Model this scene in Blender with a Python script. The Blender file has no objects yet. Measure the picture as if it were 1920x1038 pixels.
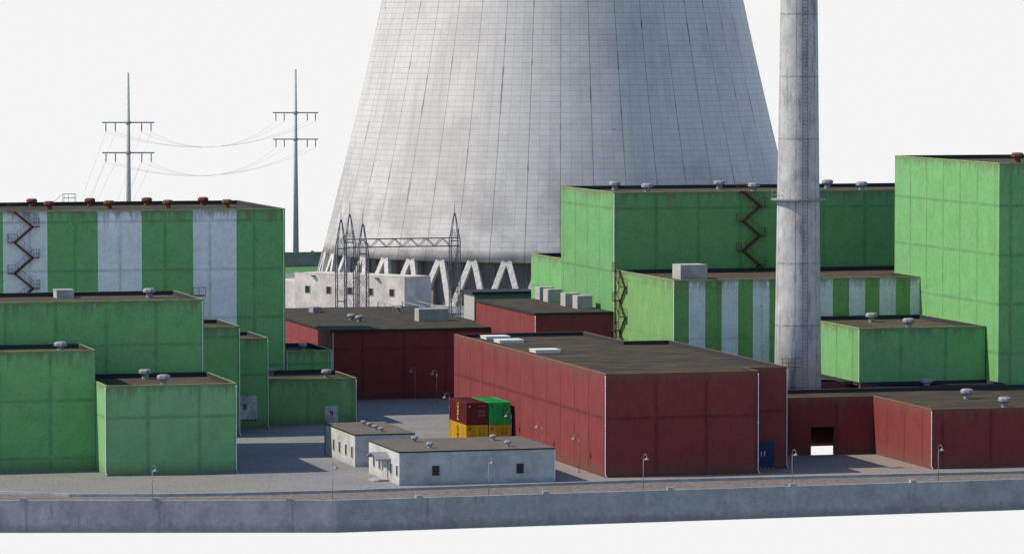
import bpy, math, random
from mathutils import Vector
random.seed(7)
scn = bpy.context.scene
COL = scn.collection
PI = math.pi

# ------------------------------------------------------------------ mesh helpers
class MB:
    def __init__(s): s.v = []; s.f = []; s.m = []; s.sm = []
    def face(s, pts, mi=0, smooth=False):
        b = len(s.v); s.v += [tuple(p) for p in pts]
        s.f.append(tuple(range(b, b+len(pts)))); s.m.append(mi); s.sm.append(smooth)
    def box(s, x0, x1, y0, y1, z0, z1, mi=0, skip=''):
        b = len(s.v)
        s.v += [(x0,y0,z0),(x1,y0,z0),(x1,y1,z0),(x0,y1,z0),(x0,y0,z1),(x1,y0,z1),(x1,y1,z1),(x0,y1,z1)]
        F = {'b':(0,3,2,1),'t':(4,5,6,7),'f':(0,1,5,4),'r':(1,2,6,5),'k':(2,3,7,6),'l':(3,0,4,7)}
        for k, q in F.items():
            if k in skip: continue
            s.f.append(tuple(b+i for i in q)); s.m.append(mi); s.sm.append(False)
        return s
    def obox(s, c, u, v, w, mi=0):
        """box from corner-centre c and three half-extent vectors"""
        c = Vector(c); u = Vector(u); v = Vector(v); w = Vector(w); b = len(s.v)
        for sw in (-1, 1):
            for su, sv in ((-1,-1),(1,-1),(1,1),(-1,1)):
                s.v.append(tuple(c+u*su+v*sv+w*sw))
        for q in ((0,3,2,1),(4,5,6,7),(0,1,5,4),(1,2,6,5),(2,3,7,6),(3,0,4,7)):
            s.f.append(tuple(b+i for i in q)); s.m.append(mi); s.sm.append(False)
        return s
    def bar(s, p, q, t, t2=None, mi=0):
        p = Vector(p); q = Vector(q); d = q-p; L = d.length
        if L < 1e-6: return s
        d.normalize(); up = Vector((0,0,1)) if abs(d.z) < .95 else Vector((0,1,0))
        a = d.cross(up).normalized(); b = a.cross(d).normalized()
        return s.obox((p+q)/2, a*(t/2), b*((t2 or t)/2), d*(L/2), mi)
    def tube(s, pts, r, n=8, mi=0, caps=True, r2=None):
        pts = [Vector(p) for p in pts]; k = len(pts); b = len(s.v); prev = None
        for i, p in enumerate(pts):
            d = (pts[min(i+1,k-1)]-pts[max(i-1,0)]).normalized()
            if prev is None:
                up = Vector((0,0,1)) if abs(d.z) < .95 else Vector((1,0,0))
                a = d.cross(up).normalized()
            else:
                a = (prev - d*prev.dot(d)).normalized()
            prev = a; c = d.cross(a)
            rr = r if r2 is None else r+(r2-r)*i/(k-1)
            for j in range(n):
                t = 2*PI*j/n; s.v.append(tuple(p+(a*math.cos(t)+c*math.sin(t))*rr))
        for i in range(k-1):
            for j in range(n):
                j2 = (j+1) % n
                s.f.append((b+i*n+j, b+i*n+j2, b+(i+1)*n+j2, b+(i+1)*n+j)); s.m.append(mi); s.sm.append(n > 5)
        if caps:
            s.f.append(tuple(b+j for j in range(n))[::-1]); s.m.append(mi); s.sm.append(False)
            s.f.append(tuple(b+(k-1)*n+j for j in range(n))); s.m.append(mi); s.sm.append(False)
        return s
    def lathe(s, c, prof, n=24, mi=0, smooth=True, cap=True):
        b = len(s.v); k = len(prof)
        for r, z in prof:
            for j in range(n):
                t = 2*PI*j/n; s.v.append((c[0]+r*math.cos(t), c[1]+r*math.sin(t), c[2]+z))
        for i in range(k-1):
            for j in range(n):
                j2 = (j+1) % n
                s.f.append((b+i*n+j, b+i*n+j2, b+(i+1)*n+j2, b+(i+1)*n+j)); s.m.append(mi); s.sm.append(smooth)
        if cap:
            s.f.append(tuple(b+j for j in range(n))[::-1]); s.m.append(mi); s.sm.append(False)
            s.f.append(tuple(b+(k-1)*n+j for j in range(n))); s.m.append(mi); s.sm.append(False)
        return s
    def build(s, name, mats, parent=None):
        if not isinstance(mats, (list, tuple)): mats = [mats]
        o0 = Vector((0,0,0)); p = parent
        while p is not None: o0 = o0 + p.location; p = p.parent
        me = bpy.data.meshes.new(name)
        me.from_pydata([tuple(Vector(v)-o0) for v in s.v], [], s.f)
        for m in mats: me.materials.append(m)
        me.polygons.foreach_set('material_index', s.m)
        me.polygons.foreach_set('use_smooth', s.sm)
        me.update()
        o = bpy.data.objects.new(name, me); COL.objects.link(o)
        if parent is not None: o.parent = parent
        return o

def thing(name, label, cat, loc, group=None):
    o = bpy.data.objects.new(name, None); COL.objects.link(o); o.location = loc
    o.empty_display_size = .5
    o['label'] = label; o['category'] = cat
    if group: o['group'] = group
    return o
def struct(o): o['kind'] = 'structure'; return o
def copy_thing(root, loc, label=None):
    r = root.copy(); COL.objects.link(r); r.location = loc
    if label: r['label'] = label
    for ch in list(root.children):
        c = ch.copy(); COL.objects.link(c); c.parent = r
        for g in list(ch.children):
            d = g.copy(); COL.objects.link(d); d.parent = c
    return r

# ------------------------------------------------------------------ material helpers
class NT:
    def __init__(s, name, rough=.85, spec=.3, metal=0.):
        s.mat = bpy.data.materials.new(name); s.mat.use_nodes = True
        s.t = s.mat.node_tree; s.b = s.t.nodes['Principled BSDF']
        s.b.inputs['Roughness'].default_value = rough
        s.b.inputs['Specular IOR Level'].default_value = spec
        s.b.inputs['Metallic'].default_value = metal
    def n(s, ty, **k):
        o = s.t.nodes.new(ty)
        for a, v in k.items(): setattr(o, a, v)
        return o
    def link(s, a, b): s.t.links.new(a, b)
    def put(s, sock, val):
        if hasattr(val, 'links') or hasattr(val, 'is_linked'): s.link(val, sock)
        else: sock.default_value = val
    def math(s, op, a, b=None, c=None, clamp=False):
        o = s.n('ShaderNodeMath', operation=op, use_clamp=clamp)
        s.put(o.inputs[0], a)
        if b is not None: s.put(o.inputs[1], b)
        if c is not None: s.put(o.inputs[2], c)
        return o.outputs[0]
    def mr(s, v, a, b, c=0., d=1., smooth=True):
        o = s.n('ShaderNodeMapRange', interpolation_type='SMOOTHSTEP' if smooth else 'LINEAR')
        s.put(o.inputs['Value'], v)
        for k, x in zip(('From Min','From Max','To Min','To Max'), (a,b,c,d)): s.put(o.inputs[k], x)
        return o.outputs[0]
    def comb(s, x, y, z):
        o = s.n('ShaderNodeCombineXYZ')
        for i, q in enumerate((x,y,z)): s.put(o.inputs[i], q)
        return o.outputs[0]
    def noise(s, vec, scale, detail=4., rough=.55):
        o = s.n('ShaderNodeTexNoise'); s.link(vec, o.inputs['Vector'])
        o.inputs['Scale'].default_value = scale; o.inputs['Detail'].default_value = detail; o.inputs['Roughness'].default_value = rough
        return o.outputs['Fac']
    def mix(s, f, a, b, mode='MIX'):
        o = s.n('ShaderNodeMix', data_type='RGBA', blend_type=mode)
        s.put(o.inputs[0], f)
        for i, q in ((6,a),(7,b)):
            if isinstance(q, (tuple, list)): q = tuple(q)+(1.,) if len(q) == 3 else tuple(q)
            s.put(o.inputs[i], q)
        return o.outputs[2]
    def geo(s):
        g = s.n('ShaderNodeNewGeometry'); p = s.n('ShaderNodeSeparateXYZ'); q = s.n('ShaderNodeSeparateXYZ')
        s.link(g.outputs['Position'], p.inputs[0]); s.link(g.outputs['Normal'], q.inputs[0])
        return g, p.outputs, q.outputs
    def bump(s, h, strength=.3, dist=.02):
        o = s.n('ShaderNodeBump'); o.inputs['Strength'].default_value = strength; o.inputs['Distance'].default_value = dist
        s.link(h, o.inputs['Height']); s.link(o.outputs[0], s.b.inputs['Normal'])
    def out(s, c):
        s.link(c, s.b.inputs['Base Color']); return s.mat

def wall_mat(name, base, H, offu=0., offz=5.9, peru=5.35, perz=5.9, stripes=None, alt=None, rust=(.13,.10,.065), joint=.62, stain=1., grain=.32, offy=None):
    """painted precast concrete wall: grain, panel joints, runs of dirt from the roof edge, splash dirt at the foot"""
    n = NT(name, .85, .18 if base[0] > base[1]*2 else .45); g, P, N = n.geo(); pos = g.outputs['Position']
    side = n.math('GREATER_THAN', n.math('ABSOLUTE', N[0]), .5)
    up = n.math('ADD', n.math('MULTIPLY', P[0], n.math('SUBTRACT', 1., side)), n.math('MULTIPLY', P[1], side))
    u = n.math('SUBTRACT', up, n.math('ADD', offu, n.math('MULTIPLY', side, (offy if offy is not None else offu)-offu)))
    fine = n.noise(pos, 7., 5., .75); med = n.noise(pos, .55, 5., .6); mott = n.noise(pos, 2.3, 3., .6)
    col = base
    if stripes:
        lo, hi = stripes[0]-10, stripes[-1]+10
        r = n.n('ShaderNodeValToRGB'); r.color_ramp.interpolation = 'CONSTANT'
        xs = [lo]+list(stripes)
        el = r.color_ramp.elements
        while len(el) < len(xs): el.new(.5)
        for i, x in enumerate(xs):
            el[i].position = (x-lo)/(hi-lo)
        for i, x in enumerate(xs):
            c = base if i % 2 == 0 else alt
            el[i].color = tuple(c)+(1.,)
        n.put(r.inputs[0], n.mr(P[0], lo, hi, 0., 1., smooth=False))
        col = n.mix(side, r.outputs[0], base)
    # mottling and grain
    v = n.math('ADD', n.math('MULTIPLY', n.math('SUBTRACT', fine, .5), grain*3.2), n.math('ADD', n.math('MULTIPLY', n.math('SUBTRACT', med, .5), .45), n.math('MULTIPLY', n.math('SUBTRACT', mott, .5), .3)))
    val = n.math('ADD', 1., v)
    c = n.mix(1., col, n.comb(val, val, val), 'MULTIPLY')
    # bleached / dusty patches
    gy = sum(base)/3; c = n.mix(n.mr(n.noise(pos, .28, 4., .6), .5, .75, 0., .18), c, tuple(x*.6+gy*.55 for x in base))
    # joints
    def joint_mask(x, per, w):
        t = n.math('FRACT', n.math('DIVIDE', n.math('ADD', x, per*200), per))
        d = n.math('MULTIPLY', n.math('SUBTRACT', .5, n.math('ABSOLUTE', n.math('SUBTRACT', t, .5))), per)
        soft = n.mr(d, .04, w, 1., 0.); hard = n.mr(d, .0, .06, 1., 0.)
        return n.math('ADD', n.math('MULTIPLY', soft, .55), n.math('MULTIPLY', hard, .35))
    jn = n.mr(n.noise(pos, .8, 4., .6), .3, .7, .45, 1.)
    jv = joint_mask(u, peru, .38); jh = joint_mask(n.math('SUBTRACT', P[2], offz), perz, .30)
    j = n.math('MULTIPLY', n.math('MULTIPLY', n.math('MAXIMUM', jv, jh), jn), joint, clamp=True)
    c = n.mix(j, c, n.mix(1., c, (.30,.28,.26), 'MULTIPLY'))
    # streaks below roof edge
    sv = n.comb(n.math('MULTIPLY', up, 1.1), side, n.math('MULTIPLY', P[2], .07))
    st = n.noise(sv, 1.5, 6., .7)
    st2 = n.noise(n.comb(n.math('MULTIPLY', up, .35), side, 0.), 1., 3., .5)
    length = n.math('ADD', .25, n.math('MULTIPLY', n.math('POWER', n.mr(st, .3, .75, 0., 1.), 1.6), 2.8*stain))
    dist = n.math('SUBTRACT', H, P[2])
    top = n.math('MULTIPLY', n.mr(n.math('DIVIDE', dist, length), 0., 1.1, 1., 0.), n.mr(st2, .25, .7, .35, .8))
    c = n.mix(top, c, rust)
    # pock marks
    vo = n.n('ShaderNodeTexVoronoi', feature='F1'); n.link(pos, vo.inputs['Vector']); vo.inputs['Scale'].default_value = .9
    pk = n.math('MULTIPLY', n.mr(vo.outputs['Distance'], .05, .09, 1., 0.), n.mr(n.noise(pos, .22, 2.), .56, .62, 0., .7))
    c = n.mix(pk, c, (.04,.04,.04))
    # splash dirt
    bot = n.math('MULTIPLY', n.mr(n.math('ADD', P[2], n.math('MULTIPLY', n.math('SUBTRACT', st, .5), 1.5)), 0., 1.7, .6, 0.), .9)
    c = n.mix(bot, c, rust)
    n.bump(fine, .25, .03)
    return n.out(c)

def plain(name, col, rough=.6, metal=0., var=.25, scale=6., dirt=None, spec=.3):
    n = NT(name, rough, spec, metal); g, P, N = n.geo(); pos = g.outputs['Position']
    v = n.math('ADD', 1.-var/2, n.math('MULTIPLY', n.noise(pos, scale, 5., .65), var))
    c = n.mix(1., col, n.comb(v, v, v), 'MULTIPLY')
    if dirt: c = n.mix(n.mr(n.noise(pos, scale*.45, 5., .7), .42, .68, 0., .75), c, dirt)
    return n.out(c)

def concrete(name, col, H=3., streak=.5, joints=None, base_dirt=.5, grain=.5):
    n = NT(name, .92, .15); g, P, N = n.geo(); pos = g.outputs['Position']
    a = n.noise(pos, .45, 6., .62); b = n.noise(pos, 2.2, 5., .7); f = n.noise(pos, 11., 4., .8)
    v = n.math('ADD', n.math('ADD', 1., n.math('MULTIPLY', n.math('SUBTRACT', a, .5), 1.1)), n.math('ADD', n.math('MULTIPLY', n.math('SUBTRACT', b, .5), .6), n.math('MULTIPLY', n.math('SUBTRACT', f, .5), grain)))
    c = n.mix(1., col, n.comb(v, v, v), 'MULTIPLY')
    sv = n.comb(n.math('MULTIPLY', P[0], 1.6), n.math('MULTIPLY', P[1], 1.6), n.math('MULTIPLY', P[2], .12))
    st = n.math('MULTIPLY', n.mr(n.noise(sv, 1.4, 6., .75), .55, .72, 0., streak), n.mr(n.noise(pos, .5, 2.), .42, .6, 0., 1.))
    c = n.mix(st, c, tuple(x*.42 for x in col))
    vo = n.n('ShaderNodeTexVoronoi', feature='F1'); n.link(pos, vo.inputs['Vector']); vo.inputs['Scale'].default_value = 1.3
    pk = n.math('MULTIPLY', n.mr(vo.outputs['Distance'], .05, .11, 1., 0.), n.mr(n.noise(pos, .6, 2.), .5, .58, 0., .8))
    c = n.mix(pk, c, tuple(x*.25 for x in col))
    d = n.mr(n.math('ADD', P[2], n.math('MULTIPLY', n.math('SUBTRACT', b, .5), 1.)), -.3, .75, base_dirt, 0.)
    c = n.mix(d, c, tuple(x*.4 for x in col))
    n.bump(f, .3, .03)
    return n.out(c)

def roof_mat(name, c1, c2, sx=.16, sy=.5):
    n = NT(name, .95, .1); g, P, N = n.geo(); pos = g.outputs['Position']
    sv = n.comb(n.math('MULTIPLY', P[0], sx), n.math('MULTIPLY', P[1], sy), P[2])
    a = n.noise(sv, 1.6, 6., .62); f = n.noise(pos, 5., 5., .8)
    c = n.mix(n.mr(a, .38, .64), c1, c2)
    v = n.math('ADD', .65, n.math('MULTIPLY', f, .7))
    c = n.mix(1., c, n.comb(v, v, v), 'MULTIPLY')
    n.bump(f, .4, .04)
    return n.out(c)

# ------------------------------------------------------------------ palette
GREEN  = (.137,.345,.120); GREEN_D = (.115,.29,.100); GREEN_L = (.162,.36,.150)
RED    = (.178,.038,.037); WHITEP = (.66,.68,.70)
M = {}
M['roof'] = roof_mat('roof_gravel_brown', (.060,.052,.042), (.10,.078,.052))
M['roof_grey'] = roof_mat('roof_gravel_grey', (.036,.037,.034), (.085,.066,.038))
M['roof_light'] = roof_mat('roof_felt_taupe', (.115,.105,.092), (.14,.125,.105), .5, .5)
M['roof_mid'] = roof_mat('roof_felt_dark', (.040,.040,.034), (.066,.058,.040), .3, .3)
M['felt'] = plain('roofing_felt_upstand', (.028,.032,.036), .9, var=.5, scale=2.)
M['fascia'] = plain('dark_fascia', (.024,.026,.026), .8, var=.4)
M['cap_green'] = plain('parapet_cap_weathered_green', (.26,.34,.12), .8, var=.5, scale=3., dirt=(.10,.09,.05))
M['cap_red'] = plain('parapet_cap_rusty', (.24,.10,.06), .8, var=.5, scale=3., dirt=(.10,.075,.05))
M['galv'] = plain('galvanised_metal', (.27,.28,.30), .6, .15, var=.35, scale=5., dirt=(.16,.15,.14))
M['pipe'] = plain('pale_drainpipe_metal', (.58,.58,.57), .5, .1, var=.2)
M['rust'] = plain('rust_red_metal', (.17,.055,.035), .85, 0., var=.5, scale=5., dirt=(.09,.035,.025))
M['stair'] = plain('rusty_stair_steel', (.095,.040,.030), .85, 0., var=.5, scale=4.)
M['conc_unit'] = concrete('roof_unit_concrete', (.36,.35,.335), streak=.4, base_dirt=0.)
M['skylight'] = plain('pale_skylight_panel', (.60,.60,.55), .6, var=.2, scale=3.)
M['glass'] = plain('dark_window_glass', (.014,.014,.014), .25, var=.4, spec=.5)
M['frame'] = plain('window_frame_pale', (.42,.42,.42), .6)
M['dark'] = plain('passage_shade_maroon', (.045,.016,.013), .9)  # wall red darkened to stand for the shade inside the passage
M['lamp'] = plain('lamp_grey_paint', (.20,.21,.22), .5, .1)
M['lattice'] = plain('lattice_grey_steel', (.115,.12,.135), .6, .2, var=.4, scale=3.)
M['pylon'] = plain('pylon_galvanised_steel', (.36,.385,.39), .6, .1, var=.5, scale=1.2)
M['arm'] = plain('pylon_arm_steel', (.21,.22,.23), .6, .2)
M['wire'] = plain('cable_grey', (.30,.30,.30), .6)
M['ins'] = plain('insulator_grey', (.12,.13,.14), .5)
M['w_conc'] = concrete('office_grey_render', (.42,.425,.41), streak=.35, base_dirt=.45, grain=.35)
M['c_conc'] = concrete('bunker_concrete', (.50,.465,.43), streak=.25, base_dirt=.0, grain=.35)
M['wall_conc'] = concrete('perimeter_concrete', (.30,.305,.31), streak=.95, base_dirt=.55, grain=.5)
M['far_conc'] = concrete('far_wall_concrete', (.18,.19,.185), streak=.4, base_dirt=.3, grain=.5)
M['chim'] = None

def box_poly(x0, x1, y0, y1): return [(x0,y0),(x1,y0),(x1,y1),(x0,y1)]
def inset(poly, t):
    out = []; k = len(poly)
    for i in range(k):
        a, b, c = Vector(poly[i-1]), Vector(poly[i]), Vector(poly[(i+1) % k])
        d1 = (b-a).normalized(); d2 = (c-b).normalized()
        n1 = Vector((d1.y,-d1.x)); n2 = Vector((d2.y,-d2.x))
        if abs(d1.dot(d2)) > .99: out.append(tuple(b-n1*t))
        else:
            q = (n1+n2); out.append(tuple(b-q*(t/(1+n1.dot(n2)))))
    return out

def ngon(mb, pts, mi=0):
    mb.face(pts, mi)

def building(name, label, poly, H, wm, rm, cap=None, par=.42, flat=False, over=.18, slab=.28, cat='building', group=None, hole=None):
    r = thing(name, label, cat, (poly[0][0], poly[0][1], 0), group)
    k = len(poly)
    W = MB(); top = H-slab if flat else H
    for i in range(k):
        a, b = poly[i], poly[(i+1) % k]
        if hole and hole[0] == i:
            _, x0, x1, z1 = hole      # opening in a wall that runs along x
            y = a[1]
            W.face([(a[0],y,-.02),(x0,y,-.02),(x0,y,top),(a[0],y,top)])
            W.face([(x1,y,-.02),(b[0],y,-.02),(b[0],y,top),(x1,y,top)])
            W.face([(x0,y,z1),(x1,y,z1),(x1,y,top),(x0,y,top)])
        else:
            W.face([(a[0],a[1],-.02),(b[0],b[1],-.02),(b[0],b[1],top),(a[0],a[1],top)])
    if flat:
        o = W.build('wall', wm, r)
        R = MB(); q = inset(poly, -over)
        R.face([(x,y,H) for x, y in q], 0)
        R.face([(x,y,top) for x, y in q][::-1], 1)
        for i in range(k):
            a, b = q[i], q[(i+1) % k]
            R.face([(a[0],a[1],top),(b[0],b[1],top),(b[0],b[1],H),(a[0],a[1],H)], 1)
        ro = R.build('roof', [rm, M['fascia']], r)
        return r, ro, H
    o = W.build('wall', wm, r)
    inn = inset(poly, .22); zr = H-par
    C = MB(); q = inset(poly, -.015)
    for i in range(k):
        a, b = q[i], q[(i+1) % k]; c, d = inn[i], inn[(i+1) % k]
        C.face([(a[0],a[1],H+.05),(b[0],b[1],H+.05),(d[0],d[1],H+.05),(c[0],c[1],H+.05)])
        C.face([(a[0],a[1],H-.03),(b[0],b[1],H-.03),(b[0],b[1],H+.05),(a[0],a[1],H+.05)])
    C.build('parapet_cap', cap, r)
    U = MB()
    for i in range(k):
        a, b = inn[i], inn[(i+1) % k]
        U.face([(b[0],b[1],zr-.01),(a[0],a[1],zr-.01),(a[0],a[1],H+.05),(b[0],b[1],H+.05)])
    U.build('parapet', M['felt'], r)
    R = MB(); R.face([(x,y,zr) for x, y in inn])
    ro = R.build('roof', rm, r)
    return r, ro, zr

def vent(parent, x, y, z, mat, s=1., rot=0.):
    s *= .92
    m = MB()
    m.lathe((x,y,z-.02), [(.36*s,0),(.36*s,.62*s)], 8, smooth=False)
    m.lathe((x,y,z), [(.52*s,.50*s),(.70*s,.62*s),(.70*s,.86*s),(.60*s,.98*s),(.42*s,1.04*s)], 8, smooth=False)
    return m.build('roof_vent', mat, parent)

def unit(parent, x0, x1, y0, y1, z0, z1, mat, name='ventilation_unit', lid=True):
    m = MB(); m.box(x0, x1, y0, y1, z0-.02, z1-.08)
    if lid: m.box(x0-.05, x1+.05, y0-.05, y1+.05, z1-.08, z1)
    else: m.box(x0+.02, x1-.02, y0+.02, y1-.02, z1-.08, z1-.03)
    return m.build(name, mat, parent)

def drain(parent, x, y, H, dx=0., dy=-1.):
    m = MB(); px, py = x+dx*.07, y+dy*.07
    m.tube([(x+dx*.0,y+dy*.0,H-.15),(px,py,H-.32),(px,py,.35),(px+dx*.05+.06,py+dy*.12,.12),(px+.15,py+dy*.22,.07)], .05, 6)
    for z in (1.4, H*.5, H-1.2):
        m.box(px-.08, px+.08, py-.03, py+.09, z, z+.06)
    return m.build('drainpipe', M['pipe'], parent)

def stair(root, top, a, o, nfl, run=2.15, rise=1.80, land=.75, w=.85, name='fire_escape'):
    """zigzag external stair: top = point on the wall face at the start of the first flight"""
    a = Vector(a); o = Vector(o); Z = Vector((0,0,1)); T = Vector(top)
    L = MB(); kids = []
    def plate(p0, dirn, z):
        c = p0+dirn*(land/2)+o*(w/2+.02); L.obox(c+Z*(z-.04), a*(land/2), o*(w/2), Z*.04)
    rails = []
    def rail_box(p0, dirn, z):
        R = MB(); h = .95
        P = [p0+o*(w+.0), p0+dirn*land+o*(w+.0), p0+dirn*land+o*.05]
        for q in P+[p0+dirn*(land*.5)+o*w]: R.bar(q+Z*z, q+Z*(z+h), .032)
        for hh in (h, h*.5):
            for i in range(2): R.bar(P[i]+Z*(z+hh), P[i+1]+Z*(z+hh), .03 if hh < h else .036)
        rails.append(R)
    plate(T, -a, 0.); rail_box(T, -a, 0.)
    p = Vector(T); s = 1
    for i in range(nfl):
        q = p+a*(run*s)-Z*rise
        F = MB()
        for e in (.06, w-.06):
            L.bar(p+o*e-Z*.05, q+o*e-Z*.05, .05, .20)
        nt = 9
        for t in range(nt):
            k = (t+.5)/nt; c = p.lerp(q, k)+o*(w/2)
            F.obox(c-Z*.02, a*.12, o*(w/2-.05), Z*.015)
        h = .95
        for k in (.12, .5, .88): F.bar(p.lerp(q,k)+o*(w-.03), p.lerp(q,k)+o*(w-.03)+Z*h, .03)
        F.bar(p+o*(w-.03)+Z*h, q+o*(w-.03)+Z*h, .034)
        kids.append(F)
        zz = q.z-T.z
        base = Vector((q.x,q.y,T.z))
        plate(base, a*s, zz); rail_box(base, a*s, zz)
        p = q; s = -s
    fe = L.build(name, M['stair'], root)
    for F in kids: F.build('stair_flight', M['stair'], fe)
    for R in rails: R.build('railing', M['stair'], fe)
    return fe

def text_mesh(txt, size):
    cu = bpy.data.curves.new('lettering', 'FONT'); cu.body = txt; cu.size = size
    cu.align_x = 'CENTER'; cu.align_y = 'CENTER'; cu.offset = .012*size
    ob = bpy.data.objects.new('lettering', cu); COL.objects.link(ob)
    dg = bpy.context.evaluated_depsgraph_get(); dg.update(); me = ob.evaluated_get(dg).to_mesh()
    vs = [v.co.copy() for v in me.vertices]; fs = [tuple(p.vertices) for p in me.polygons]
    ob.evaluated_get(dg).to_mesh_clear()
    bpy.data.objects.remove(ob); bpy.data.curves.remove(cu)
    return vs, fs
def letters(txt, size, org, U, V, mat, parent, name='lettering', sx=1.):
    vs, fs = text_mesh(txt, size); U = Vector(U); V = Vector(V); org = Vector(org)
    m = MB(); nrm = U.cross(V)
    m.v = [tuple(org+U*(v.x*sx)+V*v.y) for v in vs]; m.f = list(fs); m.m = [0]*len(fs); m.sm = [False]*len(fs)
    return m.build(name, mat, parent)

def roller_door(root, x0, x1, y, z0, z1, mat, num, nmat, nsize=.75, hz=True, ncx=None):
    m = MB()
    m.box(x0, x1, y-.05, y+.02, z0, z1)
    n = int((z1-z0)/.28)
    for i in range(n+1):
        z = z0+(z1-z0)*i/n
        m.box(x0+.03, x1-.03, y-.075, y-.045, z-.03 if i else z, min(z+.03, z1))
    d = m.build('roller_door', mat, root)
    letters(num, nsize, ((x0+x1)/2 if ncx is None else ncx, y-.085, z0+(z1-z0)*.52), (1,0,0), (0,0,1), nmat, d, 'door_number')
    if hz:
        h = MB(); h.box(x0, x1, y-.09, y-.02, z0-.20, z0-.005)
        h.build('hazard_strip', M['hazard'], d)
    return d

def window(root, c, U, w, h, nrm, bars=True):
    """frame + dark pane; c centre on the wall face, U unit vector along wall, nrm outward"""
    c = Vector(c); U = Vector(U); Nn = Vector(nrm); Z = Vector((0,0,1))
    f = MB(); t = .07
    for sg in (-1, 1):
        f.obox(c+U*(sg*(w/2+t/2))+Nn*.02, U*(t/2), Nn*.045, Z*(h/2+t))
        f.obox(c+Z*(sg*(h/2+t/2))+Nn*.02, U*(w/2), Nn*.045, Z*(t/2))
    fo = f.build('window', M['frame'], root)
    g = MB(); g.obox(c+Nn*.008, U*(w/2), Nn*.012, Z*(h/2))
    if bars:
        g.obox(c+Nn*.025, U*.02, Nn*.012, Z*(h/2)); g.obox(c+Nn*.025, U*(w/2), Nn*.011, Z*.02)
    g.build('pane', M['glass'], fo)
    return fo

def hazard():
    n = NT('hazard_stripes', .8); g, P, N = n.geo()
    t = n.math('FRACT', n.math('MULTIPLY', n.math('ADD', P[0], P[2]), 2.2))
    return n.out(n.mix(n.math('GREATER_THAN', t, .5), (.012,.012,.012), (.38,.26,.03)))
M['hazard'] = hazard()
M['door_grey'] = plain('grey_roller_door', (.50,.51,.53), .7, .1, var=.5, scale=3., dirt=(.15,.14,.13))
M['door_blue'] = plain('blue_roller_door', (.008,.028,.095), .6, .1, var=.3)
M['black'] = plain('black_paint', (.008,.008,.008), .8)
M['white'] = plain('white_paint', (.55,.57,.6), .8)

# ================================================================== SETTING
# yard slab (top z=0) with a kerb edge, lower ring road (z=-.18), lawn and back road
kerb = [(20,474),(45,436),(56.5,423.2),(61.2,418.0),(67.5,413.6),(76.0,411.3),(82.9,410.4),(93.9,410.2),(110,411.0),(124.4,411.9),(142.2,411.2),(165.7,410.3),(200,410.0),(262,410.0)]
def yard_mat():
    n = NT('yard_paving', .95, .12); g, P, N = n.geo(); pos = g.outputs['Position']
    a = n.noise(pos, .10, 5., .6); b = n.noise(pos, .9, 5., .7)
    f = n.noise(pos, 3.2, 5., .85)
    br = n.n('ShaderNodeTexVoronoi', feature='DISTANCE_TO_EDGE'); n.link(pos, br.inputs['Vector']); br.inputs['Scale'].default_value = 2.2
    e = n.mr(br.outputs['Distance'], 0., .09, .72, 1.)
    c = n.mix(n.mr(a, .35, .65), (.24,.24,.24), (.20,.205,.212))
    c = n.mix(n.mr(b, .45, .7, 0., .5), c, (.30,.27,.24))
    c = n.mix(n.math('MULTIPLY', n.mr(n.math('ADD', P[0], n.math('MULTIPLY', a, 12.)), 120., 132., 0., .75), n.mr(P[1], 470., 440., 0., 1.)), c, (.265,.215,.185))
    c = n.mix(n.mr(n.math('ADD', P[0], n.math('MULTIPLY', a, 14.)), 105., 88., 0., .5), c, (.215,.215,.175))
    v = n.math('MULTIPLY', n.mr(f, .34, .66, .62, 1.36, smooth=False), e)
    c = n.mix(1., c, n.comb(v, v, v), 'MULTIPLY'); n.bump(f, .5, .04)
    return n.out(c)
def cobble_mat():
    n = NT('road_cobbles', .92, .15); g, P, N = n.geo(); pos = g.outputs['Position']
    vo = n.n('ShaderNodeTexVoronoi', feature='F1'); n.link(pos, vo.inputs['Vector']); vo.inputs['Scale'].default_value = 2.4
    sp = n.n('ShaderNodeSeparateXYZ'); n.link(vo.outputs['Color'], sp.inputs[0])
    c = n.mix(sp.outputs[0], (.15,.125,.105), (.25,.225,.20))
    c = n.mix(n.mr(vo.outputs['Distance'], .3, .62, 0., .6), c, (.08,.072,.068))
    a = n.noise(pos, .3, 5., .6); c = n.mix(n.mr(a, .35, .65, 0., .55), c, (.165,.16,.155))
    n.bump(n.math('SUBTRACT', 1., vo.outputs['Distance']), .5, .06)
    return n.out(c)
def asphalt_mat():
    n = NT('back_road_asphalt', .9, .2); g, P, N = n.geo(); pos = g.outputs['Position']
    f = n.noise(pos, 2., 5., .8); v = n.math('ADD', .6, n.math('MULTIPLY', f, .8))
    return n.out(n.mix(1., (.17,.18,.20), n.comb(v, v, v), 'MULTIPLY'))
def lawn_mat():
    n = NT('lawn_grass', .95, .1); g, P, N = n.geo(); pos = g.outputs['Position']
    f = n.noise(pos, .6, 6., .8)
    return n.out(n.mix(f, (.05,.12,.045), (.11,.26,.09)))
M['yard'] = yard_mat(); M['cobble'] = cobble_mat(); M['asphalt'] = asphalt_mat(); M['lawn'] = lawn_mat()
M['kerb'] = concrete('kerb_stone', (.31,.32,.32), streak=.3, base_dirt=0.)

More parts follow.
